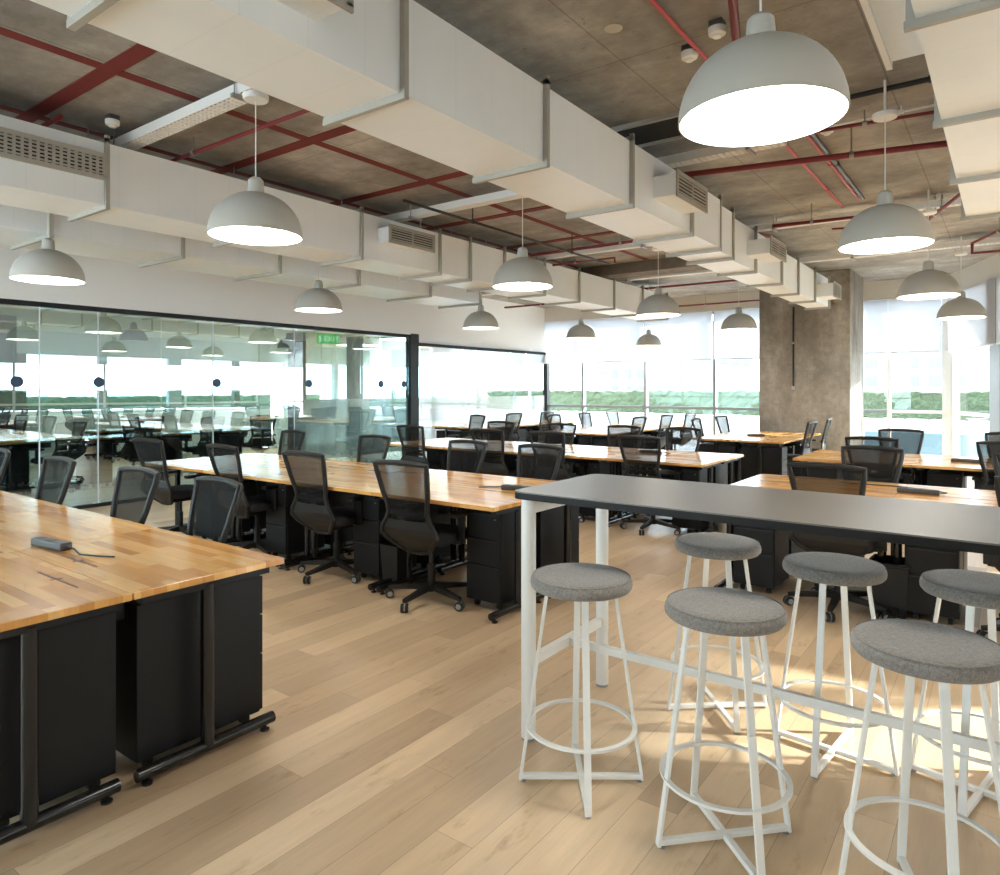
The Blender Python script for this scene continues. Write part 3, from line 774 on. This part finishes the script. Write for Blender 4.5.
chair(-7.75, 9.35, PI*.9, 'black mesh task chair standing loose at the head of leftmost bench', 'task chairs of the leftmost window bench')
# desks inside the glazed room
desk(1.06, -12.6, 3.2, PI/2, 'desk standing behind the glass partition, left one', 'desks behind the glass')
desk(1.06, -12.6, 5.4, PI/2, 'desk standing behind the glass partition, right one', 'desks behind the glass')
for k_, (x_, y_) in enumerate([(-10.9, 3.4), (-10.9, 4.5), (-10.9, 5.6), (-10.9, 6.7)]):
    q_ = ['nearest the camera', 'second back', 'third back', 'farthest back']
    desk(1.06, x_, y_, PI/2, 'desk close behind the glass partition, ' + q_[k_], 'desks behind the glass')
    ped(x_-.05, y_+.12, PI/2, 'black drawer pedestal close behind the glass partition, ' + q_[k_], 'pedestals behind the glass')
    chair(x_-.05, y_+.72, PI/2+[.3,-.2,.1,-.3][k_], 'black task chair close behind the glass partition, ' + q_[k_], 'chairs behind the glass')
chair(-12.2, 3.8, PI/2+.3, 'black task chair behind the glass partition at the left desk', 'chairs behind the glass')
chair(-12.2, 6.0, PI/2-.2, 'black task chair behind the glass partition at the right desk', 'chairs behind the glass')
chair(-10.6, 1.9, 2.4, 'black task chair rolled close behind the glass partition at far left', 'chairs behind the glass')

# power boxes with cables
def power(x, y, rz, label, cable):
    t = thing('power_box', label, 'power strip', (x, y, .743), rz)
    MB().box(-.13,.13,-.028,.028,0,.035).build('box_housing', M_powerbox, t, .008)
    MB().box(-.12,-.06,-.015,.015,.0352,.0362).box(-.03,.03,-.015,.015,.0352,.0362).build('socket', M_plastic, t)
    MB().tube([(.13,0,.012)]+[(.13+c[0], c[1], .004+(.012 if i == 0 else 0)) for i, c in enumerate(cable)], .004, 6).build('power_cable', M_plastic, t)
power(-3.60, 1.34, .12, 'dark grey power box with a short cable on the front left desk', [(.06,0),(.14,-.02),(.24,.0),(.32,.03)])
power(-2.88, 4.12, .3, 'black power box with a long cable on the second left desk row', [(.04,.03),(.02,.12),(-.2,.14),(-.45,.02)])
power(-3.3, 7.35, .05, 'flat black power box on the third left desk row', [(.05,0),(.10,.02)])
power(-.52, 5.66, .0, 'flat black power box with a cable on the first right desk row', [(.04,.02),(-.05,.2),(-.3,.3),(-.6,.25)])
power(-.35, 8.3, .05, 'flat dark power box on the second right desk row', [(.05,0),(.10,.02)])
power(-3.15, 10.9, .3, 'small black power box on the window bench by the column', [(.04,.02),(.10,.02)])

# bins
def bin_(x, y, w, h, label, m=M_plastic, liner=False, rnd=False):
    t = thing('waste_bin', label, 'bin', (x,y,0))
    if rnd:
        MB().lathe([(.001,.0),(w*.42,0),(w*.5,h),(w*.47,h),(w*.4,.02),(.001,.02)], n=32).build('bin_body', m, t); return
    o = w/2; i = w/2*.82
    vs = []
    for (k, z) in ((i,0),(o,h),(o-.008,h),(i-.008,.01)):
        vs += [(-k,-k,z),(k,-k,z),(k,k,z),(-k,k,z)]
    fs = [(0,1,2,3),(12,13,14,15)]
    for r in range(3):
        for k in range(4): fs.append((r*4+k, r*4+(k+1) % 4, r*4+4+(k+1) % 4, r*4+4+k))
    MB().add(vs, fs).build('bin_body', m, t)
    if liner:
        MB().tube([(-o,-o,h),(0,-o-.006,h-.004),(o,-o,h),(o+.006,0,h-.006),(o,o,h),(0,o+.005,h),(-o,o,h),(-o-.006,0,h-.003)], .016, 8, closed=True).build('bin_liner', M_blackgloss, t)
bin_(-3.73, 3.73, .18, .31, 'small black square waste bin under the second left row, beside a pedestal')
bin_(-.63, 5.2, .22, .34, 'black waste bin with bag liner behind the bar stools', liner=True)
bin_(-2.35, 7.15, .30, .42, 'round silver waste bin at the end of the third left row', M_silver, rnd=True)

# ------------------------------------------------------------------ bar table
t = thing('bar_table', 'long dark grey bar-height table on white tube legs', 'bar table', (-.2, 2.74, 0))
X0, X1, Y0, Y1 = -1.50, 2.0, -.37, .37
def rrect(x0, x1, y0, y1, r, n=6):
    P = []
    for (cx, cy, a0) in ((x1-r,y1-r,0),(x0+r,y1-r,PI/2),(x0+r,y0+r,PI),(x1-r,y0+r,3*PI/2)):
        for k in range(n+1): a = a0+PI/2*k/n; P.append((cx+r*math.cos(a), cy+r*math.sin(a)))
    return P
MB().prism(rrect(X0,X1,Y0,Y1,.05), 1.047, 1.052).build('tabletop', M_tabletop, t)
MB().prism(rrect(X0,X1,Y0,Y1,.05), 1.020, 1.0468).build('table_edge', M_tableedge, t)
for xx in (X0+.06, .45, X1-.07):
    for yy in (Y0+.05, Y1-.035):
        l = MB().tube([(xx,yy,.012),(xx,yy,1.018)], .031, 24).build('leg', M_wmetal, t)
        MB().lathe([(.001,0),(.029,0),(.029,.0115),(.001,.0115)], (xx,yy,0), 20).build('foot_cap', M_caster, l)
    MB().box(xx-.015,xx+.015,Y0+.082,Y1-.067,.305,.345).build('cross_rail', M_wmetal, t)
for xx in (X0+.06, .45, X1-.07):
    MB().box(xx-.014,xx+.014,Y0+.082,Y1-.067,.955,1.018).build('end_rail', M_wmetal, t)
MB().box(X0+.08,X1-.09,-.02,.02,.99,1.018).build('centre_rail', M_black, t)
MB().box(X0+.076,X1-.086,-.012,.012,.308,.342).build('foot_rail', M_wmetal, t)

# ------------------------------------------------------------------ stools
def make_stool():
    t = thing('bar_stool', 'x', 'stool', (0,0,0)); R = .192
    prof = [(.001,.731),(R*.86,.731),(R*.95,.734),(R*.99,.743),(R,.754),(R*.99,.766),(R*.96,.775),(R*.90,.781),(R*.75,.783),(R*.4,.779),(.001,.777)]
    s = MB().lathe(prof, n=56).build('seat_cushion', M_felt, t)
    MB().tube([(R*.955*math.cos(2*PI*k/56), R*.955*math.sin(2*PI*k/56), .7775) for k in range(56)], .0022, 6, closed=True).build('seam_piping', M_felt, s)
    MB().lathe([(.001,.722),(.14,.722),(.14,.7305),(.001,.7305)], n=32).build('seat_plate', M_wmetal, t)
    rt, rb, zt = .128, .230, .724
    for k in range(4):
        a = PI/2*k; c, sn = math.cos(a), math.sin(a)
        l = MB().bar((rt*c,rt*sn,zt),(rb*c,rb*sn,.006), .025,.011, (c,sn,0)).build('leg', M_wmetal, t, .002)
        MB().lathe([(.001,0),(.011,0),(.011,.008),(.001,.008)], ((rb-.01)*c,(rb-.01)*sn,0), 12).build('foot_glide', M_caster, l)
    MB().box(-rb,rb,-.011,.011,.010,.028).build('base_bar', M_wmetal, t, .002)
    MB().box(-.011,.011,-rb,-.0112,.010,.028).box(-.011,.011,.0112,rb,.010,.028).build('base_bar', M_wmetal, t, .002)
    rr = rt + (rb-rt)*(1-.22/.72)
    MB().lathe([(rr-.008,.211),(rr+.010,.211),(rr+.010,.220),(rr-.008,.220),(rr-.008,.211)], n=56).build('foot_ring', M_wmetal, t)
    snapshot(t); return t
ST = make_stool()
st = [(-1.305,2.28,36,'grey felt bar stool standing apart beside the left leg of the bar table'),
      (-.755,2.262,46,'grey felt bar stool at centre front, near side of the bar table'),
      (-.187,2.265,22,'grey felt bar stool at the bottom right corner, nearest the camera'),
      (-1.09,3.165,40,'smallest-looking grey felt bar stool behind the bar table, leftmost there'),
      (-.575,3.05,-6,'grey felt bar stool behind the bar table, middle of the back three'),
      (-.085,3.06,-12,'grey felt bar stool behind the bar table, cut by the right edge')]
for i, (x, y, a, lab) in enumerate(st):
    if i == 0: ST.location = (x,y,0); ST.rotation_euler = (0,0,math.radians(a)); ST['label'] = lab; ST['group'] = 'bar stools at the bar table'
    else: dup(ST, (x,y,0), math.radians(a), lab, 'bar stools at the bar table')

# ------------------------------------------------------------------ outside
MB().box(-60, 60, W+.3, 130, -.2, -.05).build('ground', M_deck, kind='structure')
MB().box(8.5, 70, -40, W+.3, -.2, -.05).build('ground_right', M_deck, kind='structure')
MB().box(-60, -16, -40, W+.3, -.2, -.05).build('ground_left', M_deck, kind='structure')
def hedge(label, P0, P1, z0, z1, th):
    P0 = Vector((*P0, 0)); P1 = Vector((*P1, 0)); L = (P1-P0).length; a = math.atan2(P1.y-P0.y, P1.x-P0.x)
    rnd = random.Random(3); m = MB(); nx = int(L/.12); nz = max(4, int((z1-z0)/.1)); ny = 5
    idx = {}
    def vert(i, j, k):
        key = (i,j,k)
        if key not in idx:
            j_ = lambda: rnd.uniform(-.035,.035)
            idx[key] = len(m.v); m.v.append((L*i/nx+j_(), th*j/ny+j_(), (z1-z0)*k/nz+j_()))
        return idx[key]
    def q(*a): m.f.append(tuple(vert(*x) for x in a)); m.sm.append(False)
    for i in range(nx):
        for k in range(nz):
            for j in (0, ny): q((i,j,k),(i+1,j,k),(i+1,j,k+1),(i,j,k+1))
        for j in range(ny):
            for k in (0, nz): q((i,j,k),(i+1,j,k),(i+1,j+1,k),(i,j+1,k))
    for j in range(ny):
        for k in range(nz):
            for i in (0, nx): q((i,j,k),(i,j+1,k),(i,j+1,k+1),(i,j,k+1))
    o = m.build('hedge', M_hedge); o.location = (P0.x,P0.y,z0); o.rotation_euler = (0,0,a)
    tag(o, label, 'hedge'); return o
hedge('clipped green hedge outside the far windows', (-14, 18.2), (3, 18.2), .79, 1.40, .7)
MB_ = MB().box(-14.2,3.2,18.0,19.1,-.05,.72).build('planter', M_planter); tag(MB_, 'long white planter wall carrying the hedge outside the far windows', 'planter')
tag(MB().box(-2.6,1.2,17.2,17.9,-.05,.52).build('planter', M_teal), 'low pale blue planter block outside the right far window', 'planter')
hedge('clipped green hedge outside the slanted right windows', (4.2, 15.5), (12.1, -5), .79, 1.40, .8)
tag(MB().box(0,22,-.1,1,-.05,.72).xf(Matrix.Translation((4.2,15.5,0)) @ Matrix.Rotation(math.atan2(-20.5,7.9),4,'Z')).build('planter', M_planter), 'white planter wall outside the slanted right windows', 'planter')
hedge('clipped green hedge outside the windows of the glazed room', (-18.6, -6), (-18.6, 15), .0, 1.25, .8)
def tower(x, y, w, d, h, nx, nz, label):
    t = thing('tower_block', label, 'building', (x,y,-.1))
    MB().box(-w/2,w/2,0,d,0,h).build('facade', M_bldg, t)
    for i in range(nx):
        for k in range(nz):
            cx = -w/2 + w*(i+.5)/nx; cz = h*(k+.5)/nz
            MB().box(cx-w/nx*.28, cx+w/nx*.28, -.05, -.001, cz-h/nz*.27, cz+h/nz*.27).build('window', M_bwin, t)
tower(-27, 75, 10, 8, 9, 8, 5, 'pale hazy tower block beyond the hedge, seen left of the column')
tower(-42, 90, 14, 8, 12, 7, 5, 'pale hazy tower block farther left beyond the hedge')
tower(-7.5, 62, 13, 8, 10, 9, 7, 'pale hazy tower block beyond the hedge, right of the column')

# ------------------------------------------------------------------ light
w = bpy.data.worlds.new('sky'); scn.world = w; w.use_nodes = True
bg = w.node_tree.nodes['Background']; bg.inputs[0].default_value = (.80,.91,1,1); bg.inputs[1].default_value = 4.6
sun = bpy.data.lights.new('sun', 'SUN'); sun.energy = 9; sun.angle = math.radians(2.5); sun.color = (1,.97,.92)
so = bpy.data.objects.new('sun', sun); col.objects.link(so)
d = Vector((-.86,-.50,-.37)); so.rotation_euler = d.to_track_quat('-Z', 'Y').to_euler(); so.location = (12, 20, 12)
def portal(M4, wdt, h, name):
    l = bpy.data.lights.new(name, 'AREA'); l.shape = 'RECTANGLE'; l.size = wdt; l.size_y = h; l.cycles.is_portal = True
    o = bpy.data.objects.new(name, l); col.objects.link(o); o.matrix_world = M4
def facing(p, n):
    n = Vector(n); q = n.to_track_quat('-Z', 'Z' if abs(n.z) < .9 else 'Y')
    return Matrix.Translation(p) @ q.to_matrix().to_4x4()
portal(facing((-6, W+.25, 1.66), (0,-1,0)), 9.4, 3.0, 'window_daylight_far')
mid = P0 + dv*10
portal(facing((mid.x+.23, mid.y+.09, 1.66), (-.9331,-.3596,0)), 20, 3.0, 'window_daylight_right')
portal(facing((-6.2, -4.4, 1.35), (0,1,0)), 6, 2.7, 'window_daylight_back')  # passes sky light through the added back windows
portal(facing((-15.8, 5, 1.2), (1,0,0)), 18.5, 2.3, 'window_daylight_left')

# ------------------------------------------------------------------ camera
cam = bpy.data.cameras.new('camera'); cam.sensor_width = 36; cam.sensor_fit = 'HORIZONTAL'; cam.lens = .689*36
cam.shift_y = -.0495; cam.clip_end = 500; cam.clip_start = .05
co = bpy.data.objects.new('camera', cam); col.objects.link(co); co.location = (0,0,1.487); co.rotation_euler = (PI/2, 0, math.radians(36.5))
scn.camera = co
vs = scn.view_settings; vs.view_transform = 'Standard'; vs.look = 'None'; vs.gamma = 1; vs.use_curve_mapping = False; vs.exposure = 1.4
cy = scn.cycles
cy.use_denoising = True; cy.max_bounces = 10; cy.diffuse_bounces = 5; cy.glossy_bounces = 5; cy.transparent_max_bounces = 24; cy.transmission_bounces = 4
cy.sample_clamp_indirect = 6; cy.caustics_reflective = False; cy.caustics_refractive = False
